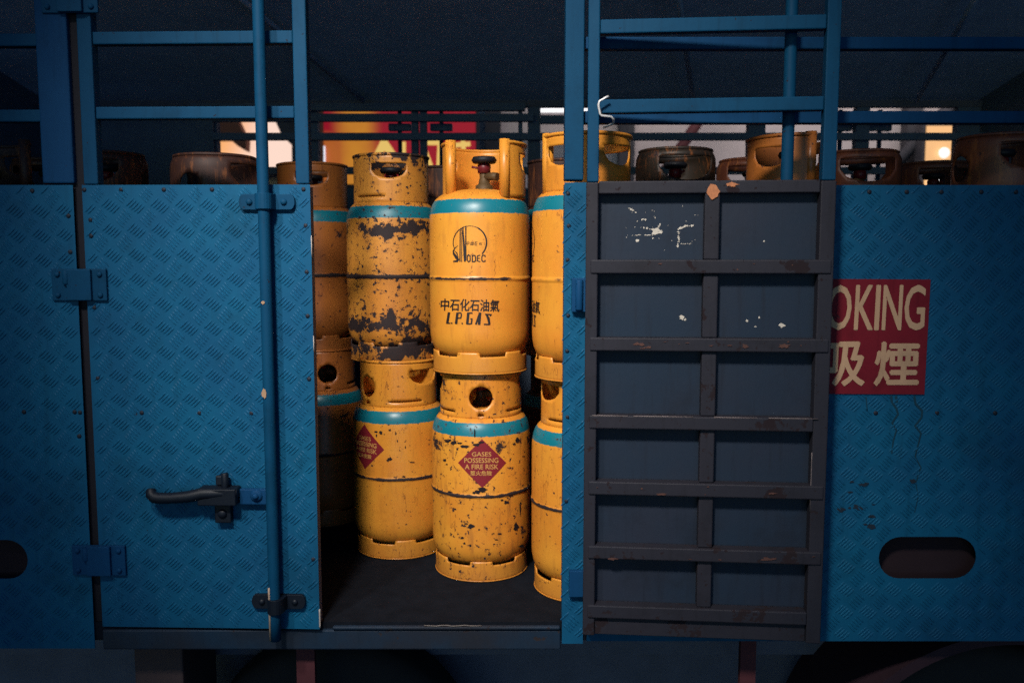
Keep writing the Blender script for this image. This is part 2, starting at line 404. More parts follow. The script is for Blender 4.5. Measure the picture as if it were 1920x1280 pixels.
# red and yellow backlit sign
YS = 8.2
sg, scx, scz = box_sign('shop_sign', 588, 892, 196, 345, YS, (.50, .012, .03), .55, 'backlit red and yellow shop sign glowing behind the truck', 'sign')
fm = sg.children[1].data.materials[0]; N = NT(fm.node_tree); bs = [n for n in fm.node_tree.nodes if n.type == 'BSDF_PRINCIPLED'][0]
v = N.coord(); sx = N.xyz(v); cxs = X(668, 280, YS) - scx
g = N.m('SUBTRACT', 1.0, N.step(N.m('ABSOLUTE', N.m('SUBTRACT', sx[0], cxs)), .05, .27))
g2 = N.m('MULTIPLY', N.m('MULTIPLY', N.m('SUBTRACT', 1.0, N.step(sx[0], -.55, -.3)), N.m('SUBTRACT', 1.0, N.step(sx[2], .42, .52))), .5)
nn = N.noise(v, 6, 3, .5, 2.0)
col = N.mix(N.m('MULTIPLY', N.m('MAXIMUM', g, g2), N.m('ADD', .55, N.m('MULTIPLY', nn, .6)), clamp=True), (.46, .012, .03), (.95, .40, .03)); N.l(col, bs.inputs['Emission Color'])
ch = Flat()      # blurred yellow lettering shapes, as the photograph shows them
ch.polys(stroke([(697, 322), (703, 300), (720, 268), (740, 296), (748, 322)], [8, 13, 16, 13, 8]))
ch.polys(stroke([(706, 296), (736, 296)], 8)); ch.polys(stroke([(721, 296), (721, 325)], 12))
ch.polys(stroke([(757, 266), (757, 322)], 8)); ch.polys(stroke([(800, 268), (825, 268), (822, 326)], 9)); ch.polys(stroke([(798, 284), (812, 322)], 8))
ch.polys(stroke([(838, 274), (882, 270)], 9)); ch.polys(stroke([(848, 262), (848, 322)], 8)); ch.polys(stroke([(868, 262), (872, 322)], 8))
mb = MB()
vs = [at(x, y, YS - .012) for (x, y) in ch.v]; kk = ch.k
mb.add([(q.x - scx, -.012 - .0006 * k, q.z - scz) for q, k in zip(vs, kk)], ch.f).build('lettering', glow('sign_yellow', (.95, .62, .16), .75), sg, fix=False)
wl = MB(); p = at(604, 300, YS - .05); wl.box(p.x - .02 - scx, p.x + .025 - scx, -.05, -.02, p.z - .1 - scz, p.z + .13 - scz).build('tube_light', glow('white_tube', (.85, .88, 1), 1.0), sg)
# warm lit window on the left
wn, wcx, wcz = box_sign('lit_window', 396, 560, 200, 322, 8.3, (1.0, .62, .42), .95, 'peach coloured lit shop window at the far left behind the cage', 'window')
fm = wn.children[1].data.materials[0]; N = NT(fm.node_tree); bs = [n for n in fm.node_tree.nodes if n.type == 'BSDF_PRINCIPLED'][0]
v = N.coord(); sx = N.xyz(v)
g = N.step(N.m('ADD', sx[0], N.m('MULTIPLY', sx[2], -.3)), -.45, .05)
N.l(N.mix(g, (.95, .42, .14), (1.0, .72, .60)), bs.inputs['Emission Color'])
aw = tag(MB().prism([tuple((q.x, q.z)) for q in (at(400, 205, 8.0), at(435, 205, 8.0), at(462, 262, 8.0), at(461, 283, 8.0), at(446, 274, 8.0), at(432, 262, 8.0), at(401, 262, 8.0))], 8.0, 8.12)
         .build('awning_flap', plain('brown_awning', (.30, .10, .06), .8)), 'brown slanted awning flap hanging before the peach lit window', 'awning')
mb = MB().prism([tuple((q.x, q.z)) for q in (at(504, 200, 7.9), at(600, 200, 7.9), at(600, 400, 7.9), at(548, 400, 7.9), at(547, 272, 7.9), at(528, 254, 7.9))], 7.9, 8.05)
tag(mb.build('shop_shutter', M['column']), 'dark angled shutter beside the peach lit window', 'shutter')
# bright shop lights on the right
tb = tag(empty('tube_lamp', (X(1040, 204, 8.2), 8.2, Z(204, 8.2))), 'white fluorescent tube lamp shining just under the truck roof line', 'lamp')
MB().tube([(-.16, 0, 0), (.7, 0, 0)], .035, 10).build('tube', glow('tube_white', (1, .97, .98), 1.2), tb)
MB().box(-.2, .74, .03, .09, .03, .08).build('fitting', M['facade'], tb)
bx, *_ = box_sign('light_box', 1738, 1990, 236, 368, 8.1, (1.0, .56, .24), .65, 'amber and white light box shining between cylinders at far right', 'sign')
for (px, py, rx, rz) in ((1770, 287, .05, .07), (1757, 342, .09, .09), (1884, 302, .20, .10), (1775, 318, .03, .04), (1872, 241, .04, .025)):
    q = at(px, py, 8.06); lx = bx.location
    MB().dome((q.x - lx.x, -.04, q.z - lx.z), rx, .03, n=18).build('bulb', glow('bulb_white', (1, .98, .95), 1.0), bx)

# ------------------------------------------------------------------ the truck
YT = 2.16                      # outer face of the near side
TR = tag(empty('gas_truck', (0, 3.2, GZ)), 'blue cage sided truck loaded with yellow gas cylinders, one side door open', 'truck')
OFF = (0, -3.2, -GZ)
def part(mb, name, m, bevel=0, parent=None, label=None):
    o = mb.build(name, m, TR if parent is None else parent, bevel, off=OFF if parent is None else None)
    if label: o['label'] = label
    return o
ZB = -.947                     # load bed
YF = 4.2                       # far side
part(MB().box(-2.3, 2.3, YT + .006, YF + .1, ZB - .05, ZB), 'cargo_bed', M['bed'])
# sill channel under the doors, bent lip
sl = MB().box(-1.075, .128, YT - .004, YT + .05, ZB - .072, ZB - .018)
sl.box(-.47, .126, YT - .010, YT + .004, ZB - .016, ZB - .006)
part(sl, 'sill_channel', M['sill'], .004)
part(MB().tube([(-.47 + .6 * k / 40, YT - .009 + .001 * math.sin(k * 2.3), ZB - .004 + .0012 * math.sin(k * 1.7)) for k in range(16, 27)], .0016, 6), 'pale_edge', plain('bare_edge', (.13, .11, .10), .5, var=.8, scale=60))

HEXH = .0018
def tread(mb, x0, x1, z0, z1, y, skip=lambda x, z: False, px=.0622, pz=.0612, ox=0., oz=0.):
    """Five bar tread: raised lozenges in crossed groups of five."""
    i0, i1 = int(math.floor((x0 - ox) / px)) - 1, int(math.ceil((x1 - ox) / px)) + 1
    j0, j1 = int(math.floor((z0 - oz) / pz)) - 1, int(math.ceil((z1 - oz) / pz)) + 1
    L, W = .0168, .0025
    for i in range(i0, i1):
        for j in range(j0, j1):
            for kind in (0, 1):
                cx = ox + (i + .5 * kind) * px; cz = oz + (j + .5 * kind) * pz
                d = Vector((.72, .69)) if kind == 0 else Vector((.69, -.72))
                st = Vector((.0068, -.0046)) if kind == 0 else Vector((.0052, .0064))
                n = Vector((-d.y, d.x))
                for k in range(-2, 3):
                    c = Vector((cx, cz)) + st * k
                    if not (x0 + .011 < c.x < x1 - .011 and z0 + .011 < c.y < z1 - .011) or skip(c.x, c.y): continue
                    base = [c - d * L, c - d * L * .7 - n * W, c + d * L * .7 - n * W, c + d * L, c + d * L * .7 + n * W, c - d * L * .7 + n * W]
                    top = [c + (p - c) * .55 for p in base]
                    b = len(mb.v)
                    mb.v += [(p.x, y, p.y) for p in base] + [(p.x, y - HEXH, p.y) for p in top]
                    mb.f.append([b + 6 + q for q in range(6)]); mb.sm.append(False)
                    for q in range(6): mb.f.append([b + q, b + (q + 1) % 6, b + 6 + (q + 1) % 6, b + 6 + q]); mb.sm.append(False)
def plate(mb, outer, holes, y, th=.0025):
    v, f = sheet(outer, holes, .06, False)
    n = len(v)
    mb.add([(p[0], y, p[1]) for p in v], f); mb.add([(p[0], y + th, p[1]) for p in v], f)
    for lp in [outer] + holes:
        m = len(lp); mb.add([(p[0], y, p[1]) for p in lp] + [(p[0], y + th, p[1]) for p in lp], [(i, (i + 1) % m, (i + 1) % m + m, i + m) for i in range(m)])
def oval(cx, cz, hw, hh, n=12):
    r = hh; out = []
    for s, a0 in ((1, -PI / 2), (-1, PI / 2)):
        out += [(cx + s * (hw - r) + r * math.cos(a0 + PI * k / n), cz + r * math.sin(a0 + PI * k / n)) for k in range(n + 1)]
    return out
ZP = Z(347, YT)                 # top of the panels
def in_oval(o): return lambda x, z: inside((x, z), o)
# fixed panel, left
lh = oval(X(-45, 1048, YT), Z(1048, YT), .135, .052)
lo = [(-2.3, ZB - .07), (-1.098, ZB - .07), (-1.098, ZP), (-2.3, ZP)]
mb = MB(); plate(mb, lo, [lh], YT); big = oval(X(-45, 1048, YT), Z(1048, YT), .152, .069); tread(mb, -1.75, -1.098, ZB - .07, ZP, YT, in_oval(big))
part(mb, 'side_panel', M['plate'])
# fixed panel, right (mostly behind the open door)
rh = oval(X(1739, 1045, YT), Z(1045, YT), .127, .056)
ro = [(.196, ZB - .05), (2.3, ZB - .05), (2.3, ZP), (.196, ZP)]
mb = MB(); plate(mb, ro, [rh], YT); big = oval(X(1739, 1045, YT), Z(1045, YT), .143, .072); tread(mb, .70, 1.75, ZB - .05, ZP, YT, in_oval(big))
rp = part(mb, 'side_panel', M['plate'])
# added dark sheet behind each grip hole, coloured as the shaded inside
for (cx, cz) in ((X(-45, 1048, YT), Z(1048, YT)), (X(1739, 1045, YT), Z(1045, YT))):
    part(MB().box(cx - .2, cx + .2, YT + .045, YT + .055, cz - .15, cz + .12), 'hole_backing', plain('shaded_inside_sheet', (.020, .010, .014), .9))
# door post
mb = MB(); plate(mb, [(.131, ZB - .055), (.186, ZB - .055), (.186, ZP + .006), (.131, ZP + .006)], [], YT - .004); tread(mb, .126, .191, ZB - .05, ZP, YT - .004)
mb.box(.1315, .1855, YT - .001, YT + .05, ZB - .05, ZP + .003)
part(mb, 'door_post', M['plate'])
part(MB().box(.131, .178, YT - .006, YT + .045, ZP + .012, 1.08), 'upper_post', M['tube'], .003)
# fixed cage rails
def bar(mb, x0, x1, y0, z0, z1, th=.03): mb.box(x0, x1, y0, y0 + th, z0, z1)
for (a, b_) in ((62, 86), (205, 228)): mb = MB(); bar(mb, -2.3, -1.168, YT + .004, Z(b_, YT), Z(a, YT)); part(mb, 'cage_rail', M['tube'], .003)
for (a, b_) in ((69, 92), (208, 231)): mb = MB(); bar(mb, .179, 2.3, YT + .012, Z(b_, YT + .012), Z(a, YT + .012)); part(mb, 'cage_rail', M['dull'], .003)
part(MB().box(X(66, 60, YT), X(126, 60, YT) , YT - .002, YT + .05, ZP + .004, 1.08), 'corner_post', M['dull'], .004)
# strip behind the hinge gap, painted black in place of its shade
part(MB().box(-1.13, -1.06, YT + .012, YT + .05, ZB - .02, 1.08), 'gap_shade_strip', M['black'])
def rivets(pts, y, r=.006):
    mb = MB()
    for (x, z) in pts: mb.dome((x, y, z), r, .003, n=8)
    return mb
part(rivets([(X(60, 352, YT), Z(358, YT))] + [(X(p, 770, YT), Z(772, YT)) for p in (45, 140)] + [(-1.112, z) for z in (.11, .02, -.06, -.45)], YT), 'rivet', M['rivet'])
part(rivets([(X(p, 358, YT), Z(360, YT)) for p in (1630, 1700, 1765, 1840, 1905)] + [(X(p, 772, YT), Z(774, YT)) for p in (1642, 1757, 1866)], YT), 'rivet', M['rivet'])
part(rivets([(.140 + .002 * (k % 2), z) for k, z in enumerate((.165, .085, .0, -.14, -.23, -.40, -.62))], YT - .004, .0055), 'rivet', M['rivet'])

# drips and rust on the right panel
fl = Flat()
for pts, w0 in (([(1671, 742), (1672, 752), (1681, 766), (1684, 776), (1673, 792), (1681, 806), (1675, 826), (1672, 850)], 4.5), ([(1714, 742), (1717, 757), (1729, 770), (1728, 782), (1716, 798), (1727, 812), (1722, 832), (1716, 856), (1727, 876), (1717, 905), (1722, 930), (1715, 960)], 4.5),
                ([(1680, 742), (1683, 756)], 5), ([(1624, 744), (1626, 770)], 2)):
    fl.polys(stroke(pts, [max(1.2, w0 - .32 * i) for i in range(len(pts))]))
mb = MB().add([tuple(at(x, y, YT - .0015 - k * LIFT)) for ((x, y), k) in zip(fl.v, fl.k)], fl.f); part(mb, 'drip_stain', M['stain'])
fl = Flat(); rg = random.Random(3)
for (x, y, rx, ry) in [(1600 + rg.uniform(-25, 50), 945 + rg.uniform(-45, 50), rg.uniform(1, 5), rg.uniform(.8, 2.2)) for _ in range(7)] + [(1618, 908, 10, 3), (1712, 902, 6, 4), (1612, 952, 11, 3), (1577, 955, 7, 4), (1636, 968, 7, 3), (1633, 987, 9, 4), (1605, 948, 4, 3)]:
    fl.poly(blob(x, y, rx, ry, 14, .45, rg))
mb = MB().add([tuple(at(x, y, YT - .0016 - k * LIFT)) for ((x, y), k) in zip(fl.v, fl.k)], fl.f); part(mb, 'rust_stain', plain('dark_rust', (.010, .020, .034), .8))

# warning sign on the right panel
sy = YT - .004
p = [at(1385, 522, sy), at(1745, 524, sy), at(1733, 739, sy), at(1375, 737, sy)]
sp = part(MB().prism([(q.x, q.z) for q in p], sy, sy + .0022), 'warning_sign', M['sign_red'], label='red sign with cream letters partly hidden by the open door')
fl = Flat()
def skew(vf, k): return [(x + k * (y - 630), y) for (x, y) in vf[0]], vf[1]
wds = {'N': 34, 'O': 41, 'S': 34, 'M': 42, 'K': 37, 'I': 11, 'G': 41}
x = 1733.0
def lt(ch, x0, x1): fl.add(skew(text2d(ch, x0 + 1, x1 - 1, 535, 618), -.055), 1.0)
for ch, x0, x1 in (('G', 1693, 1732), ('N', 1652, 1689), ('I', 1638, 1647), ('K', 1600, 1636), ('O', 1548, 1594), ('M', 1510, 1551), ('S', 1472, 1505), ('O', 1418, 1458), ('N', 1385, 1413)): lt(ch, x0, x1)
for ch, x0, x1 in (('煙', 1642, 1727), ('吸', 1549, 1626), ('准', 1462, 1540), ('不', 1386, 1454)): fl.add(skew(text2d(ch, x0 + 2, x1 - 2, 642, 722), -.05), 2.0)
mb = MB().add([(q.x, q.y, q.z) for q in (at(x, y, sy - .0008 - k * LIFT) for ((x, y), k) in zip(fl.v, fl.k))], fl.f)
lo_ = mb.build('lettering', M['sign_cream'], sp, fix=False)

# ---- blue door (closed), hinged at its left edge, standing a little proud at the right
DW = .586
blue = empty('swing_door', (-1.087 , YT - 0.0 - 3.2, -GZ), R(-1.6)); blue.parent = TR
blue['label'] = 'closed blue tread plate door with lock rod'
DZ0, DZ1 = -.957, ZP
mb = MB(); plate(mb, [(0.012, DZ0), (DW, DZ0), (DW, DZ1), (0.012, DZ1)], [], 0); tread(mb, .012, DW, DZ0, DZ1, 0, ox=.021, oz=.012)
mb.build('door_plate', M['plate'], blue)
fr = MB().box(.014, .05, .004, .04, DZ0 + .004, DZ1 - .004).box(DW - .04, DW - .003, .004, .04, DZ0 + .004, DZ1 - .004).box(.05, DW - .04, .004, .038, DZ0 + .004, DZ0 + .04)
fr.build('back_frame', M['dark'], blue)
for (a, b_) in ((.016, .052), (DW - .036, DW - .002)):
    MB().box(a, b_, .002, .034, DZ1 + .002, 1.08).build('cage_stile', M['tube'], blue, .003)
for (a, b_) in ((59, 83), (200, 223)):
    MB().box(.053, DW - .037, .005, .033, Z(b_, YT), Z(a, YT)).build('cage_rail', M['tube'], blue, .003)
rvx = [X(px, 352, YT) + 1.087 for px in (158, 228, 309, 400, 572)]
rv = [(x, Z(356, YT)) for x in rvx] + [(X(px, 772, YT) + 1.087, Z(773, YT)) for px in (150, 267, 376, 474)] + [(DW - .013, z) for z in (.085, -.03, -.14, -.30, -.77)] + [(.03, z) for z in (.10, .06, -.12, -.3)]
rivets(rv, 0, .0058).build('rivet', M['rivet'], blue)
RX = X(505, 600, YT - .03) + 1.087
MB().tube([(RX, -.034, z) for z in [-.972 + (1.80) * k / 30 for k in range(31)]], .0145, 14).build('lock_rod', M['tube'], blue)
def clamp(zc, xc, m):
    h = .019; c = MB()
    outl = [(xc - .058 + .012 * math.cos(a), zc + h * math.sin(a)) for a in [PI / 2 + PI * k / 8 for k in range(9)]] + [(xc + .058 + .012 * math.cos(a), zc + h * math.sin(a)) for a in [-PI / 2 + PI * k / 8 for k in range(9)]]
    c.prism(outl, -.012, -.002)
    prof = [(xc + .021 * math.cos(a), -.034 + .021 * math.sin(a)) for a in [PI + PI * k / 10 for k in range(11)]]
    pts = [(xc - .024, -.008)] + prof + [(xc + .024, -.008)]
    vs = [(p[0], p[1], zc - h) for p in pts] + [(p[0], p[1], zc + h) for p in pts]; n = len(pts)
    c.add(vs, [(i, i + 1, i + 1 + n, i + n) for i in range(n - 1)] + [tuple(range(n)), tuple(range(n, 2 * n))])
    for s in (-1, 1): c.dome((xc + s * .043, -.012, zc), .0085, .007, n=8)
    return c.build('rod_clamp', m, blue, .001)
clamp(Z(379, YT - .02), RX, M['tube']); clamp(Z(1126, YT - .02), RX + .003, M['latch'])
# hinges
def hinge(px, py, m):
    q = at(px, py, YT - .012); xc = q.x + 1.087; zc = q.z; hw, hh = .07, .040; c = MB()
    c.box(xc - hw, xc + hw, -.009, -.0015, zc - hh, zc + hh)
    c.box(xc - .028, xc + .034, -.0175, -.0095, zc - hh + .001, zc + hh - .001)
    c.tube([(xc - .030, -.012, zc + .001), (xc - .030, -.012, zc + hh - .004)], .009, 10)
    for s in (-1, 1):
        for t in (-1, 1): c.dome((xc + s * .054, -.009, zc + t * .026), .0075, .006, n=8)
    return c.build('hinge', m, blue, .002)
hinge(147, 534, M['tube']); hinge(184, 1051, M['dull']); hinge(128, -8, M['tube'])
# latch
def q3(px, py, d): q = at(px, py, YT - .03); return Vector((q.x + 1.087, -d, q.z))
lt_ = MB()
lt_.tube([q3(284, 916, .026), q3(286, 925, .032), q3(294, 930, .036), q3(306, 931, .038), q3(328, 930, .040), q3(360, 927, .040), q3(385, 922, .036), q3(450, 921, .030)],
         [.012, .014, .015, .0145, .014, .015, .016, .013], 12)
a, b_ = q3(376, 912, 0), q3(449, 943, 0); lt_.box(a.x, b_.x, -.046, -.002, b_.z, a.z)
a, b_ = q3(300, 926, 0), q3(380, 938, 0); lt_.box(a.x, b_.x, -.030, -.016, b_.z, a.z)
a, b_ = q3(402, 930, 0), q3(434, 980, 0); lt_.box(a.x, b_.x, -.022, -.0015, b_.z, a.z)
a, b_ = q3(402, 893, 0), q3(420, 911, 0); lt_.box(a.x, b_.x, -.014, -.0015, b_.z, a.z)
lt_.tube([q3(422, 886, .022), q3(424, 900, .024), q3(424, 914, .026)], .0095, 10)
lt_.dome(q3(418, 962, .022), .012, .008, n=12)
lt_.build('latch_handle', M['latch'], blue, .003)
ear = MB(); a, b_ = q3(449, 916, 0), q3(512, 946, 0); ear.box(a.x, b_.x, -.020, -.006, b_.z, a.z)
ear.dome(q3(482, 928, .020), .017, .008, n=16); ear.dome(q3(482, 928, .028), .008, .007, n=10)
ear.build('rod_ear', M['dull'], blue, .004)
sc = Flat(); rg = random.Random(5)
for (x, y, rx, ry) in ((499, 735, 4, 9), (497, 567, 3, 3)): sc.poly(blob(x, y, rx, ry, 10, .3, rg))
mb = MB().add([(lambda q: (q.x + 1.087, -.0497 - .0003, q.z))(at(x, y, YT - .05)) for (x, y) in sc.v], sc.f); mb.build('paint_speck', plain('bare_primer', (.36, .22, .13), .6), blue)
mb = MB(); q = [at(523, y, YT - .045) for y in (1098, 1120, 1150, 1196)]
mb.tube([(RX - .010, -.045, z.z) for z in q], .0028, 6); mb.build('pale_edge', plain('bare_rod_edge', (.34, .24, .17), .5, var=.8, scale=70), blue)
eg = MB(); eg.tube([(DW + .001, -.001, DZ0 + .004 + .05 * k / 8) for k in range(9)], .0022, 6); eg.tube([(DW + .001, -.001, z) for z in (.06, .03, .01)], .0012, 6); eg.tube([(DW + .001, -.001, z) for z in (-.19, -.215, -.23)], .0012, 6)
eg.build('corner_stain', plain('bare_edge_pale', (.4, .34, .3), .5, var=.8, scale=70), blue)

# ---- grey door (open, folded back), inner side outwards
gh = at(1095, 640, 2.105)
ang = math.atan2(2.105 - 2.055, .59)
grey = empty('swing_door', (.181, 2.107 - 3.2, -GZ), -ang); grey.parent = TR
grey['label'] = 'open door folded back, dark grey inner frame below a blue cage'
GW = .594; g0, g1 = -.957, .188
def GZr(py, t=.5): return Z(py, 2.107 - .05 * t)
MB().box(.004, GW - .004, .034, .037, g0 + .006, g1 - .004).build('inner_sheet', M['door_sheet'], grey)
tb_ = MB(); plate(tb_, [(.002, g0), (GW, g0), (GW, g1), (.002, g1)], [], .040); tb_.build('outer_plate', M['plate'], grey)
MB().box(0, .030, 0, .033, g0, g1).build('frame_stile', M['door_frame'], grey, .003)
MB().box(GW - .036, GW, 0, .033, g0, g1).build('frame_stile', M['door_frame'], grey, .003)
mx = X(1332, 640, 2.08) - .181
rows = [(338, 362), (487, 513), (634, 659), (781, 806), (906, 931), (1028, 1052), (1140, 1164)]
zz_ = [(GZr(b_), GZr(a)) for (a, b_) in rows]
for i, (a, b_) in enumerate(zz_):
    y0 = .004 if i in (0,) else -.004
    MB().box(.0305 if i in (0,) else .012, GW - .0365 if i in (0, 3, 6) else GW - .006, y0, .033, a, b_).build('frame_rail', M['door_frame'], grey, .003)
for i in range(6):
    MB().box(mx - .018, mx + .018, .006, .033, zz_[i + 1][1] + .0005, zz_[i][0] - .0005).build('frame_mullion', M['door_frame'], grey, .003)
MB().box(.0305, GW - .0365, .008, .033, g0 + .001, zz_[6][0] - .001).build('bottom_flange', M['door_frame'], grey, .002)
for (a, b_) in ((.002, .030), (GW - .034, GW - .002)): MB().box(a, b_, .001, .032, g1 + .001, 1.08).build('cage_stile', M['tube'], grey, .003)
for (a, b_) in ((31, 58), (183, 209)): MB().box(.031, GW - .035, .003, .030, GZr(b_), GZr(a)).build('cage_rail', M['tube'], grey, .003)
rx = X(1478, 200, 2.12) - .181
MB().tube([(rx, .060, z) for z in [-.9 + 1.7 * k / 24 for k in range(25)]], .0150, 12).build('lock_rod', M['tube'], grey)
def gflat(fl, d): return [(lambda q: (q.x - .181, d - k * LIFT, q.z))(at(x, y, 2.107 + d - .05 * ((x - 1097) / 480))) for ((x, y), k) in zip(fl.v, fl.k)]
fl = Flat(); rg = random.Random(9)
for p_ in ([(1178, 391), (1190, 398)], [(1199, 411), (1208, 412)], [(1206, 428), (1222, 430), (1240, 434)], [(1222, 446), (1228, 434), (1236, 420)], [(1270, 430), (1283, 424), (1297, 423)],
           [(1270, 432), (1271, 448), (1269, 462)], [(1184, 441), (1197, 441)], [(1209, 441), (1222, 441)], [(1274, 457), (1293, 457)]):
    for j in range(len(p_) - 1):
        (xa, ya), (xb, yb) = p_[j], p_[j + 1]; m_ = max(2, int(math.hypot(xb - xa, yb - ya) / 2.6)); fat = 0.8 if ya in (441, 457) else 2.2
        for k in range(m_ + 1):
            if rg.random() < .22: continue
            fl.poly(blob(xa + (xb - xa) * k / m_ + rg.uniform(-.7, .7), ya + (yb - ya) * k / m_ + rg.uniform(-.7, .7), rg.uniform(1.0, 2.4), fat * rg.uniform(.4, 1.1), 7, .5, rg))
for _ in range(26): fl.poly(blob(rg.uniform(1170, 1310), rg.uniform(385, 470), rg.uniform(.4, 1.0), rg.uniform(.4, 1.0), 6, .5, rg))
for (x, y, rx_, ry) in ((1230, 434, 9, 6), (1193, 451, 3, 3), (1277, 595, 5, 4), (1283, 599, 2, 2), (1399, 601, 3, 2), (1422, 595, 2, 2), (1465, 610, 6, 4), (1415, 612, 2, 1.5), (1431, 452, 1.5, 1.5)):
    fl.poly(blob(x, y, rx_, ry, 10, .4, rg))
mb = MB().add(gflat(fl, .0333), fl.f); mb.build('scrape_mark', M['scrape'], grey)  # pale marks where the inner sheet is scraped
fl = Flat()
for (x, y, rx_, ry) in ((1337, 359, 10, 12), (1372, 346, 12, 4)): fl.poly(blob(x, y, rx_, ry, 16, .4, rg))
mb = MB().add(gflat(fl, .0022), fl.f); mb.build('rust_stain', M['copper'], grey)
fl = Flat()
for (x, y, rx_, ry) in [(rg.uniform(1105, 1535), yy + rg.uniform(-7, 9), rg.uniform(1, 5), rg.uniform(.5, 1.4)) for yy in (499, 646, 646, 918, 1040) for _ in range(4)] + [(1200, 645, 9, 3), (1216, 651, 8, 2), (1398, 648, 7, 4), (1472, 648, 12, 4), (1440, 1047, 12, 3), (1240, 926, 10, 2), (1448, 924, 8, 2), (1150, 1047, 9, 2)]: fl.poly(blob(x, y, rx_, ry, 12, .5, rg))
mb = MB().add(gflat(fl, -.0055), fl.f); mb.build('rust_stain', plain('dull_rust_patch', (.085, .038, .030), .7, var=.7, scale=120), grey)
eg = MB()
for (x0, x1, y) in ((1112, 1180, 783), (1190, 1302, 783), (1340, 1420, 784), (1440, 1530, 786)):
    q0, q1 = at(x0, y, 2.075), at(x1, y, 2.075); eg.tube([(q0.x - .181, -.0035, zz_[3][1] - .0005), (q1.x - .181, -.0035, zz_[3][1] - .0005)], .0013, 6)
eg.tube([(GW - .0362, .001, z) for z in (-.62, -.56, -.50, -.47)], .0011, 6)
eg.build('pale_edge', plain('edge_highlight', (.16, .13, .13), .5, var=.8, scale=60), grey)  # pale lines painting the bright highlight on rail and stile edges
# strap hinge on the post beside the open door
hm = MB().box(.150, .186, YT - .022, YT - .0045, -.13, -.045).tube([(.168, YT - .022, -.125), (.168, YT - .022, -.05)], .010, 10)
part(hm, 'post_hinge', M['dull'], .002)
hm = MB().box(.148, .186, YT - .020, YT - .0045, -.87, -.80); part(hm, 'post_hinge', M['dull'], .002)

# ---- roof, far side
RZ = Z(197, YF)
rmb = MB(); RN = 1.12
vs = [(x, y, z) for x in (-2.35, 2.35) for (y, z) in ((YT - .01, RN), (YF + .12, .775), (YF + .12, .81), (YT - .01, RN + .035))]
rmb.add(vs, [(0, 1, 2, 3), (4, 7, 6, 5), (0, 4, 5, 1), (1, 5, 6, 2), (2, 6, 7, 3), (3, 7, 4, 0)]); part(rmb, 'roof', M['roof'])
for x in (-1.2, 0.35, 1.4):
    part(MB().tube([(x, YT + .05, RN - .04), (x + .5, YF - .1, .745)], .012, 8), 'roof_brace', M['roof'])
part(MB().box(-2.3, 2.3, YF + .05, YF + .09, RZ, .774), 'far_header', M['dark'])
part(MB().box(-1.55, X(985, 208, YF), YF + .0, YF + .04, Z(207, YF), .751), 'far_header', M['far'])
fz = lambda y: Z(y, YF)
def frail(x0, x1, a, b_): part(MB().box(x0, x1, YF, YF + .04, fz(b_), fz(a)), 'far_rail', M['far'])
xl = X(397, 250, YF)
frail(xl, X(1000, 250, YF), 213, 227); frail(xl, 2.3, 249, 262); frail(xl, 2.3, 313, 326); frail(X(1014, 250, YF), 2.3, 216, 231)
def fpost(a, b_, y=YF + .045): part(MB().box(X(a, 260, YF), X(b_, 260, YF), y, y + .05, ZB, .74), 'far_post', M['far'])
for a, b_ in ((548, 592), (769, 782), (785, 798), (972, 980), (990, 1014), (1408, 1440), (1612, 1637), (1803, 1846), (388, 401)): fpost(a, b_)
for px in (744, 824, 1592, 1668):
    x = X(px, 260, YF); part(MB().tube([(x, YF + .12, ZB), (x, YF + .12, .74)], .011, 10), 'far_lock_rod', M['tube'])
    part(MB().box(x - .055, x + .055, YF + .10, YF + .14, fz(239), fz(225)), 'far_rod_clamp', M['far'], .004)
part(MB().box(-2.3, 2.3, YF + .02, YF + .03, ZB, fz(352)), 'far_panel', M['far'])
part(MB().box(-2.3, xl, YF + .02, YF + .03, fz(352), .74), 'far_upper_panel', M['far'])
part(MB().box(-2.32, -2.29, YT, YF + .1, ZB, 1.1), 'end_wall', M['far']); part(MB().box(2.29, 2.32, YT, YF + .1, ZB, 1.1), 'end_wall', M['far'])

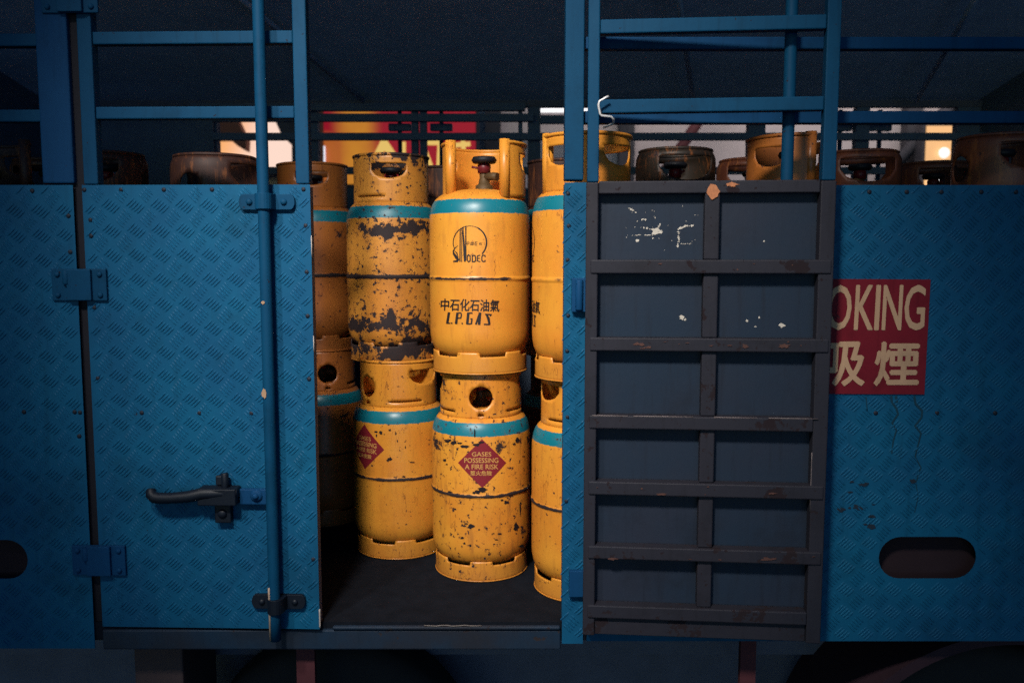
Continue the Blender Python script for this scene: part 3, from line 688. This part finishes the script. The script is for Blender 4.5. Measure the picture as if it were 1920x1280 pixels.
# ---- under the bed
part(MB().box(-2.3, 2.3, 2.55, 2.65, -1.22, ZB - .052).box(-2.3, 2.3, 3.7, 3.8, -1.22, ZB - .052), 'chassis_rail', M['dark'])
part(MB().box(-2.3, 2.3, 2.7, 2.72, GZ + .2, ZB - .052), 'chassis_skirt', M['dark'])
part(MB().box(X(556, 1250, 2.2), X(590, 1250, 2.2), 2.20, 2.22, -1.45, ZB - .074), 'mud_strap', M['rustred'])
part(MB().box(X(1388, 1250, 2.2), X(1417, 1250, 2.2), 2.20, 2.22, -1.45, ZB - .056), 'mud_strap', M['rustred'])
part(MB().box(X(252, 1260, 2.24), X(343, 1260, 2.24), 2.24, 2.5, -1.4, Z(1214, 2.24)), 'tool_box', M['brown'], .006)
def wheel(xc, zc, y0, r):
    prof = [(r * .62, .0), (r * .9, -.012), (r * .985, .02), (r, .05), (r, .15), (r * .985, .18), (r * .9, .20), (r * .6, .20)]
    n = 56; mb = MB(); vs = []; fs = []
    for (q, d) in prof:
        for k in range(n): a = 2 * PI * k / n; vs.append((xc + q * math.cos(a), y0 + d, zc + q * math.sin(a)))
    for i in range(len(prof) - 1):
        for k in range(n): fs.append((i * n + k, i * n + (k + 1) % n, (i + 1) * n + (k + 1) % n, (i + 1) * n + k))
    rim = MB(); m_ = 40; pr = [(r * .61, .015), (r * .58, .05), (r * .3, .07), (r * .28, .02), (.01, .02)]; v2 = []; f2 = []
    for (q, d) in pr:
        for k in range(m_): a = 2 * PI * k / m_; v2.append((xc + q * math.cos(a), y0 + d, zc + q * math.sin(a)))
    for i in range(len(pr) - 1):
        for k in range(m_): f2.append((i * m_ + k, i * m_ + (k + 1) % m_, (i + 1) * m_ + (k + 1) % m_, (i + 1) * m_ + k))
    w_ = part(rim.add(v2, f2, True), 'wheel', M['dark'])
    mb.add(vs, fs, True).build('tyre', M['tyre'], w_)
wheel(-.52, GZ + .42, 2.36, .42); wheel(1.36, GZ + .42, 2.36, .42)
def guard(xc, zc, r, y0, y1, a0, a1, m):
    n = 40; vs = []; fs = []
    for k in range(n + 1):
        a = R(a0 + (a1 - a0) * k / n)
        for (rr, y) in ((r, y0), (r, y1), (r - .03, y1), (r - .03, y0)): vs.append((xc + rr * math.cos(a), y, zc + rr * math.sin(a)))
    for k in range(n):
        for j in range(4): fs.append((4 * k + j, 4 * k + (j + 1) % 4, 4 * k + 4 + (j + 1) % 4, 4 * k + 4 + j))
    return part(MB().add(vs, fs, False), 'mudguard', m)
guard(1.36, GZ + .42, .525, 2.22, 2.6, 15, 165, plain('mudguard_edge', (.030, .014, .022), .8))

# hanging wire hook on the open door's cage
hk = [at(x, y, 2.085) for (x, y) in ((1141, 181), (1136, 183), (1124, 190), (1122, 197), (1125, 214), (1128, 217), (1146, 219))] + [at(1150, 224, 2.09), at(1151, 230, 2.10), at(1146, 234, 2.11), at(1131, 240, 2.12)]
wo_ = empty('wire_hook', hk[3]); tag(wo_, 'bent pale wire hook hung on the open door cage rail', 'hook')
MB().tube([p - hk[3] for p in hk], .0028, 8).build('wire', M['wire'], wo_)

# ------------------------------------------------------------------ gas cylinders
RB = .15
def wrap(u, z, r): a = u / r; return (r * math.sin(a), -r * math.cos(a), z)
def curved(outer, holes, r, step=.012, th=.0035):
    v, f = sheet(outer, holes, step)
    mb = MB(); mb.add([wrap(p[0], p[1], r) for p in v], f, True)
    return mb
def solid(o, th):
    m = o.modifiers.new('thickness', 'SOLIDIFY'); m.thickness = th; m.offset = -1
    return o
BODY = [(.001, .030), (.06, .031), (.095, .037), (.120, .050), (.137, .068), (.1455, .088), (.1490, .108), (RB, .130), (RB, .268), (.1503, .2715), (.1524, .2745), (.1530, .278), (.1524, .2815), (.1503, .2845), (RB, .288),
        (RB, .435), (.1496, .452), (.1480, .468), (.1450, .483), (.1400, .497), (.132, .509), (.120, .520), (.10, .530), (.06, .538), (.001, .541)]
RC = .1235
def dslot(u0, hw, z0, z1):
    pts = [(u0 - hw, z1), (u0 - hw, z0 + (z1 - z0) * .55)]
    for k in range(9): t = k / 8; pts.append((u0 - hw + 2 * hw * (.12 + .76 * t), z0 + (z1 - z0) * .22 * (abs(2 * t - 1)) ** 2))
    pts += [(u0 + hw, z0 + (z1 - z0) * .55), (u0 + hw, z1)]
    return pts
meshes = {}
def base_meshes():
    mb = MB().lathe(BODY, 72); b = mb.build('body', G['clean'], weld=True); meshes['body'] = b.data
    for p in b.data.polygons: p.use_smooth = True
    bpy.data.objects.remove(b)
def make_bottle(kind):
    """kind 'open': horseshoe collar on rolled posts; 'ring': closed collar with a round hole."""
    e = empty('gas_cylinder', (0, 0, 0))
    b = bpy.data.objects.new('body', meshes['body']); C.objects.link(b); b.parent = e
    # foot ring with six notches
    rf = .1410; per = 2 * PI * rf / 6; hw = R(17) * rf
    out = [(-PI * rf, 0), (PI * rf, 0), (PI * rf, .066)]
    for k in range(5, -1, -1):
        c = -PI * rf + (k + .5) * per
        out += [(c + hw, .066), (c + hw - .003, .0535), (c - hw + .003, .0535), (c - hw, .066)]
    out += [(-PI * rf, .066)]
    mb = curved(out, [], rf, .012)
    lip = []
    for k in range(49): a = 2 * PI * k / 48; lip.append((rf * math.sin(a), -rf * math.cos(a), .004))
    mb.tube(lip[:-1], .0022, 8, closed=True)
    o = solid(mb.build('foot_ring', G['clean'], e, weld=True), .0035)
    for p in o.data.polygons: p.use_smooth = True
    # collar
    zt, zb = .668, .512
    if kind in ('open', 'guard'):
        h = R(45) * RC; U = PI * RC
        out = [(h, zb), (2 * U - h, zb), (2 * U - h, zt), (h, zt)]
        holes = [dslot(RC * R(a), RC * R(25), .585, .638) for a in ((80, 160, 240) if kind == 'guard' else (97, 263))]
        mb = curved(out, holes, RC, .012)
        rim = []
        for k in range(57): a = R(45 + 270 * k / 56); rim.append((RC * math.sin(a), -RC * math.cos(a), zt))
        mb.tube(rim, .0052, 8)
        for s in (-1, 1):
            a = s * R(45); px, py = (RC - .010) * math.sin(a), -(RC - .010) * math.cos(a)
            prof = [(.0155, zb - .0), (.0155, zt + .008), (.0105, zt + .0085), (.0105, zt - .03), (.001, zt - .03)]
            mb.lathe(prof, 16, (px, py))
    else:
        U = PI * RC
        out = [(-U, zb), (U, zb), (U, zt), (-U, zt)]
        sw, s0, s1 = (42, .572, .646) if kind == 'wide' else (27, .592, .640)
        holes = [circle(0, .582, .0355, .0355, 32)] + [dslot(s * RC * R(96), RC * R(sw), s0, s1) for s in (-1, 1)]
        for s in (-1, 1) if kind != 'wide' else ():
            c = s * RC * R(64); hw = RC * R(26); holes.append([(c - hw, .5335), (c + hw, .5335), (c + hw, .5385), (c - hw, .5385)])
        holes.append([(.010 * math.cos(PI * k / 8), .524 + .010 * math.sin(PI * k / 8)) for k in range(9)])
        mb = curved(out, holes, RC, .012)
        if kind == 'wide':                  # rolled-in top edge
            mb.v = [(x * q, y * q, z) for (x, y, z) in mb.v for q in (1 - .10 * max(0, (z - .635) / .033) ** 2,)]
        rq = .90 if kind == 'wide' else .992
        rim = [(RC * rq * math.sin(2 * PI * k / 56), -RC * rq * math.cos(2 * PI * k / 56), zt) for k in range(56)]
        mb.tube(rim, .0050, 8, closed=True)
    o = solid(mb.build('collar', G['clean'], e, weld=True), .0035)
    for p in o.data.polygons: p.use_smooth = True
    # valve
    v = MB().lathe([(.026, .535), (.026, .552), (.018, .556), (.014, .575), (.014, .60), (.001, .602)], 20)
    v.tube([(0, 0, .578), (.03, -.012, .578), (.045, -.018, .576)], .012, 12)
    vo = v.build('valve', M['brass'], e)
    MB().lathe([(.001, .588), (.019, .589), (.020, .612), (.014, .618), (.001, .619)], 18).tube([(-.01, -.008, .602), (-.035, -.014, .607)], .0035, 8).build('safety_cap', M['valve_red'], vo)
    MB().lathe([(.001, .616), (.033, .618), (.038, .627), (.033, .636), (.012, .637), (.001, .637)], 22).build('handwheel', M['valve_black'], vo)
    return e
base_meshes()
proto = {k: make_bottle(k) for k in ('open', 'ring', 'wide', 'guard')}
used = set()
def dress(e, g, seed):
    for ch in e.children:
        if ch.name.split('.')[0] in ('body', 'foot_ring', 'collar'):
            if len(ch.material_slots): ch.material_slots[0].link = 'OBJECT'; ch.material_slots[0].material = G[g]
            ch['seed'] = seed
ZU = -.332
def bottle(kind, x, y, z, rz, g, label, zs=1.0, tilt=(0, 0)):
    if kind in used: e = copy_tree(proto[kind])
    else: e = proto[kind]; used.add(kind)
    e.location = (x, y, z); e.rotation_euler = (R(tilt[0]), R(tilt[1]), R(rz)); e.scale = (1, 1, zs)
    tag(e, label, 'gas cylinder', 'yellow gas cylinders loaded in the truck')
    bottle.n += 1; dress(e, g, bottle.n * 1.37)
    return e
bottle.n = 0
LS = .94
UC = bottle('open', -.097, 2.58, ZU, -12, 'clean', 'bright yellow cylinder printed with a round black emblem and black lettering, top of its stack')
for ch in UC.children:
    if ch.name.split('.')[0] in ('collar', 'valve'): ch.location = (.0137, .0029, 0)      # its guard sits a little off centre
LC = bottle('ring', -.095, 2.58, ZB, 2, 'spotted', 'scuffed yellow cylinder with full red diamond label, standing on the truck floor', LS)
UL = bottle('ring', -.402, 2.88, ZU, -92, 'worn', 'heavily chipped yellow cylinder with dark bare patches, top of its stack')
LL = bottle('ring', -.371, 2.77, ZB, -46, 'mild', 'yellow cylinder on the truck floor with its red diamond label turned to the left', LS)
UF = bottle('ring', -.722, 3.13, ZU, -85, 'dull', 'shaded yellow upper cylinder partly hidden behind the edge of the closed blue door')
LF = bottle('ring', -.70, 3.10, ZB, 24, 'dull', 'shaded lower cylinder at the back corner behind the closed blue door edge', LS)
UR = bottle('guard', .207, 2.42, ZU, -117, 'fresh', 'bright yellow upper cylinder half hidden by the door post, lettering at its edge')
LR = bottle('ring', .207, 2.42, ZB, 30, 'mild', 'yellow lower cylinder half hidden by the door post, speckled teal band', LS)
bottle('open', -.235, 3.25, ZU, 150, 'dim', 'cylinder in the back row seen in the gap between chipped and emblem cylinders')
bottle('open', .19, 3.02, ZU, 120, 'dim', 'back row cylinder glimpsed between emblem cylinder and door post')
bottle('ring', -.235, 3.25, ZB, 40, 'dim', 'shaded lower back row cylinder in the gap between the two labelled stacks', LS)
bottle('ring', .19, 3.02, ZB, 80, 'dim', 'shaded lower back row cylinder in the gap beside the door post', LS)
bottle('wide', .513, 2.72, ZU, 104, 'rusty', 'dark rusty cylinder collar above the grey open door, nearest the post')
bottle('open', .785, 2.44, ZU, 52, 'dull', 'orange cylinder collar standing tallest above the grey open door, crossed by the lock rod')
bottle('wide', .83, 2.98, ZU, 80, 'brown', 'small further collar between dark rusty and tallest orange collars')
bottle('wide', 1.113, 2.77, ZU, -104, 'brown', 'shaded brown collar with wide handle slot just right of the open door cage')
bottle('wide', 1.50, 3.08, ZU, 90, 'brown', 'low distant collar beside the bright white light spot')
bottle('wide', 1.365, 2.42, ZU, -84, 'brown', 'large shaded brown collar at the far right edge above the fixed panel')
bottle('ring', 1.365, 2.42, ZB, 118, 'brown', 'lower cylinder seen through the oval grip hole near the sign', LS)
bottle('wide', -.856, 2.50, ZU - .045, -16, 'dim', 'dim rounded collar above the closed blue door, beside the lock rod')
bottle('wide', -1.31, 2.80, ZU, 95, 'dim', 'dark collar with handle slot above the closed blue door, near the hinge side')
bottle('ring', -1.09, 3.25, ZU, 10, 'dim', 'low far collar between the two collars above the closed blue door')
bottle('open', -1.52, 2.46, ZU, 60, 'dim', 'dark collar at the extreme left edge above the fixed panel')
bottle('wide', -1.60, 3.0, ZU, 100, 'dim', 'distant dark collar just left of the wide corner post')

# ---- print on the bottles, traced on the true curved surface
def on_bottle(px, py, e, r=RB):
    d = ray(px, py); cx, cy, cz = e.location
    A = d.x ** 2 + d.y ** 2; B = -2 * (d.x * cx + d.y * cy); Cc = cx * cx + cy * cy - r * r
    D = B * B - 4 * A * Cc
    if D < 0: D = 0
    t = (-B - math.sqrt(D)) / (2 * A); x, y, z = d.x * t - cx, d.y * t - cy, d.z * t - cz
    a = math.atan2(x, -y) - e.rotation_euler.z
    return (a * r, z / e.scale[2])
def print_on(fl, e, m, name, lift=.0006, parent=None, turn=0.0, conv=True):
    bm = bmesh.new()
    pts = [on_bottle(x, y, e) for (x, y) in fl.v] if conv else fl.v
    vs = [bm.verts.new((p[0] + turn * RB, p[1], k * LIFT)) for p, k in zip(pts, fl.k)]
    for f in fl.f:
        try: bm.faces.new([vs[i] for i in f])
        except ValueError: pass
    u0 = min(v.co.x for v in vs); u1 = max(v.co.x for v in vs); u = u0 + .006
    while u < u1:
        bmesh.ops.bisect_plane(bm, geom=bm.verts[:] + bm.edges[:] + bm.faces[:], plane_co=(u, 0, 0), plane_no=(1, 0, 0)); u += .006
    for v in bm.verts:
        q = (RB + lift + v.co.z) / RB; v.co = Vector(wrap(v.co.x, v.co.y, RB)); v.co.x *= q; v.co.y *= q
    for f in bm.faces:
        c = f.calc_center_median()
        if f.normal.dot(Vector((c.x, c.y, 0))) < 0: f.normal_flip()
    me = bpy.data.meshes.new(name); bm.to_mesh(me); bm.free(); me.materials.append(m)
    o = bpy.data.objects.new(name, me); C.objects.link(o); o.parent = parent or e
    return o
def zc(u, v): return (780 + u / 5.333, 400 + v / 5.333)
def emblem():
    L = Flat()
    def st(p, w): L.polys([[zc(*q) for q in poly] for poly in stroke(p, w)])
    arc = [(539 + 166 * math.cos(R(a)), 292 + 166 * math.sin(R(a))) for a in range(-198, 46, 6)]
    wds_ = [9 + 6 * max(0, math.cos(R(a))) for a in range(-198, 46, 6)]; wds_ = [max(5, ww - (5 if -110 < a < -60 else 0)) for ww, a in zip(wds_, range(-198, 46, 6))]
    st(arc, wds_)
    st([(372, 480), (412, 478), (420, 462), (402, 436), (380, 405), (374, 380), (388, 350), (420, 322)], [14, 20, 24, 30, 22, 14, 10, 3])
    st([(386, 372), (410, 398), (424, 440)], [3, 12, 4])
    st([(443, 158), (440, 484)], 11); st([(460, 146), (457, 484)], 8)
    st([(472, 134), (472, 200), (488, 430), (489, 482)], [7, 14, 24, 18]); st([(499, 126), (498, 470)], 12)
    st([(513, 470), (513, 425), (526, 414), (542, 425), (542, 472), (528, 484), (513, 470)], 11)
    st([(563, 486), (563, 420), (590, 420), (596, 436), (596, 470), (586, 482), (563, 482)], 11)
    st([(642, 418), (615, 424), (613, 474), (642, 484)], 11); st([(614, 450), (638, 448)], 9)
    st([(692, 436), (688, 420), (668, 418), (658, 434), (658, 470), (670, 482), (688, 480), (692, 466)], 11)
    for ch_, x0, x1, y0, y1 in (('中', 503, 533, 278, 322), ('国', 545, 577, 286, 318), ('石', 582, 612, 284, 322), ('化', 628, 660, 288, 316)): L.add((lambda vf: ([zc(*q) for q in vf[0]], vf[1]))(text2d(ch_, x0, x1, y0, y1, 6, .0)))
    return L
def words_():
    L = Flat()
    L.add((lambda vf: ([zc(x, y + (x - 540) * .022) for (x, y) in vf[0]], vf[1]))(text2d('中石化石油氣', 250, 833, 858, 976, 4)), .45)
    def st(p, w): L.polys([[zc(*q) for q in poly] for poly in stroke(p, w)])
    st([(332, 988), (314, 1102)], 24); st([(308, 1097), (346, 1097)], 12); st([(352, 1096), (366, 1096)], 14)
    st([(416, 992), (402, 1104)], 24); st([(414, 996), (449, 996), (455, 1010), (449, 1046), (412, 1048)], 13); st([(456, 1100), (470, 1100)], 14)
    st([(524, 992), (512, 1108)], 26); st([(518, 996), (566, 996)], 14); st([(508, 1104), (548, 1104)], 14); st([(560, 1052), (554, 1108)], 16); st([(544, 1053), (566, 1053)], 11)
    st([(598, 1110), (636, 996)], 17); st([(640, 990), (630, 1112)], 26); st([(612, 1076), (636, 1076)], 9)
    st([(690, 1008), (757, 1012)], 14); st([(703, 1008), (724, 1050), (734, 1108)], [18, 28, 22]); st([(678, 1108), (742, 1110)], 14); st([(740, 1014), (748, 1028)], 12)
    return L
EM, WD = emblem(), words_()
print_on(EM, UC, M['ink'], 'emblem'); print_on(WD, UC, M['ink'], 'lettering')
# the same print on its neighbour, turned away to the left
for fl_, nm in ((EM, 'emblem'), (WD, 'lettering')):
    f2 = Flat(); f2.f = fl_.f; f2.k = fl_.k; f2.v = [on_bottle(x, y, UC) for (x, y) in fl_.v]
    print_on(f2, UR, M['ink'], nm, conv=False, turn=R(-96) - UR.rotation_euler.z)
def diamond(e, turn=None):
    fl = Flat().poly([(904, 823), (949, 867), (904, 914), (859, 867)])
    tx = Flat()
    for (s, x0, x1, y0, y1) in (('GASES', 885, 921, 847, 855), ('POSSESSING', 871, 934, 858, 867), ('A FIRE RISK', 872, 934, 870, 879), ('惹火危險', 882, 922, 882, 891)): tx.add(text2d(s, x0, x1, y0, y1), .12)
    if turn is None:
        lab = print_on(fl, e, M['label_red'], 'warning_label', .0006); print_on(tx, e, M['label_text'], 'lettering', .0009, lab)
    else:
        a, b_ = Flat(), Flat(); a.f, b_.f = fl.f, tx.f; a.k, b_.k = fl.k, tx.k; a.v = [on_bottle(x, y, LC) for (x, y) in fl.v]; b_.v = [on_bottle(x, y, LC) for (x, y) in tx.v]
        lab = print_on(a, e, M['label_red'], 'warning_label', .0006, None, turn, False); print_on(b_, e, M['label_text'], 'lettering', .0009, lab, turn, False)
diamond(LC); diamond(LL, R(-42) - LL.rotation_euler.z + R(2))
# scribble on the lower collar
fl = Flat(); rg = random.Random(12)
for (x, y, rx, ry) in ((883, 986, 7, 4), (874, 981, 4, 1.5), (967, 987, 4.5, 8), (950, 941, 6, 3), (941, 937, 3, 1.5), (975, 953, 1.2, 11), (905, 917, 8, 4), (896, 921, 6, 4), (889, 923, 3, 2), (867, 1008, 3, 2.5), (871, 1018, 2.5, 2), (882, 1022, 2.5, 2.5),
                       (977, 1023, 4, 3), (930, 1011, 3, 1), (937, 1000, 4, 1.4), (925, 999, 2, 1), (898, 992, 2, 1.2), (909, 1046, 2, 2), (840, 826, 7, 3), (850, 830, 6, 3), (871, 836, 7, 3), (862, 830, 4, 2), (893, 833, 6, 3), (901, 829, 5, 2), (970, 825, 4, 5), (964, 832, 3, 2), (834, 862, 3, 2.4), (857, 842, 1.6, 2),
                       (838, 870, 1.6, 1.6), (981, 855, 3, 1.2), (860, 926, 5, 1.5), (844, 922, 4, 2), (990, 910, 2, 3), (890, 812, 1.6, 7)):
    fl.poly(blob(x, y, rx, ry, 12, .45, rg))
print_on(fl, LC, M['chip'], 'paint_speck', .0008)
fl = Flat()
for (x, y, rx, ry) in ((731, 860, 4, 3), (727, 863, 3, 2), (757, 893, 3, 2), (731, 806, 2, 2), (742, 812, 1.5, 3), (714, 811, 3, 3), (705, 809, 3, 1.5), (773, 866, 5, 1), (745, 826, 1, 2), (760, 838, 1, 3), (706, 816, 1.5, 3)):
    fl.poly(blob(x, y, rx, ry, 10, .45, rg))
print_on(fl, LL, M['chip'], 'paint_speck', .0008)
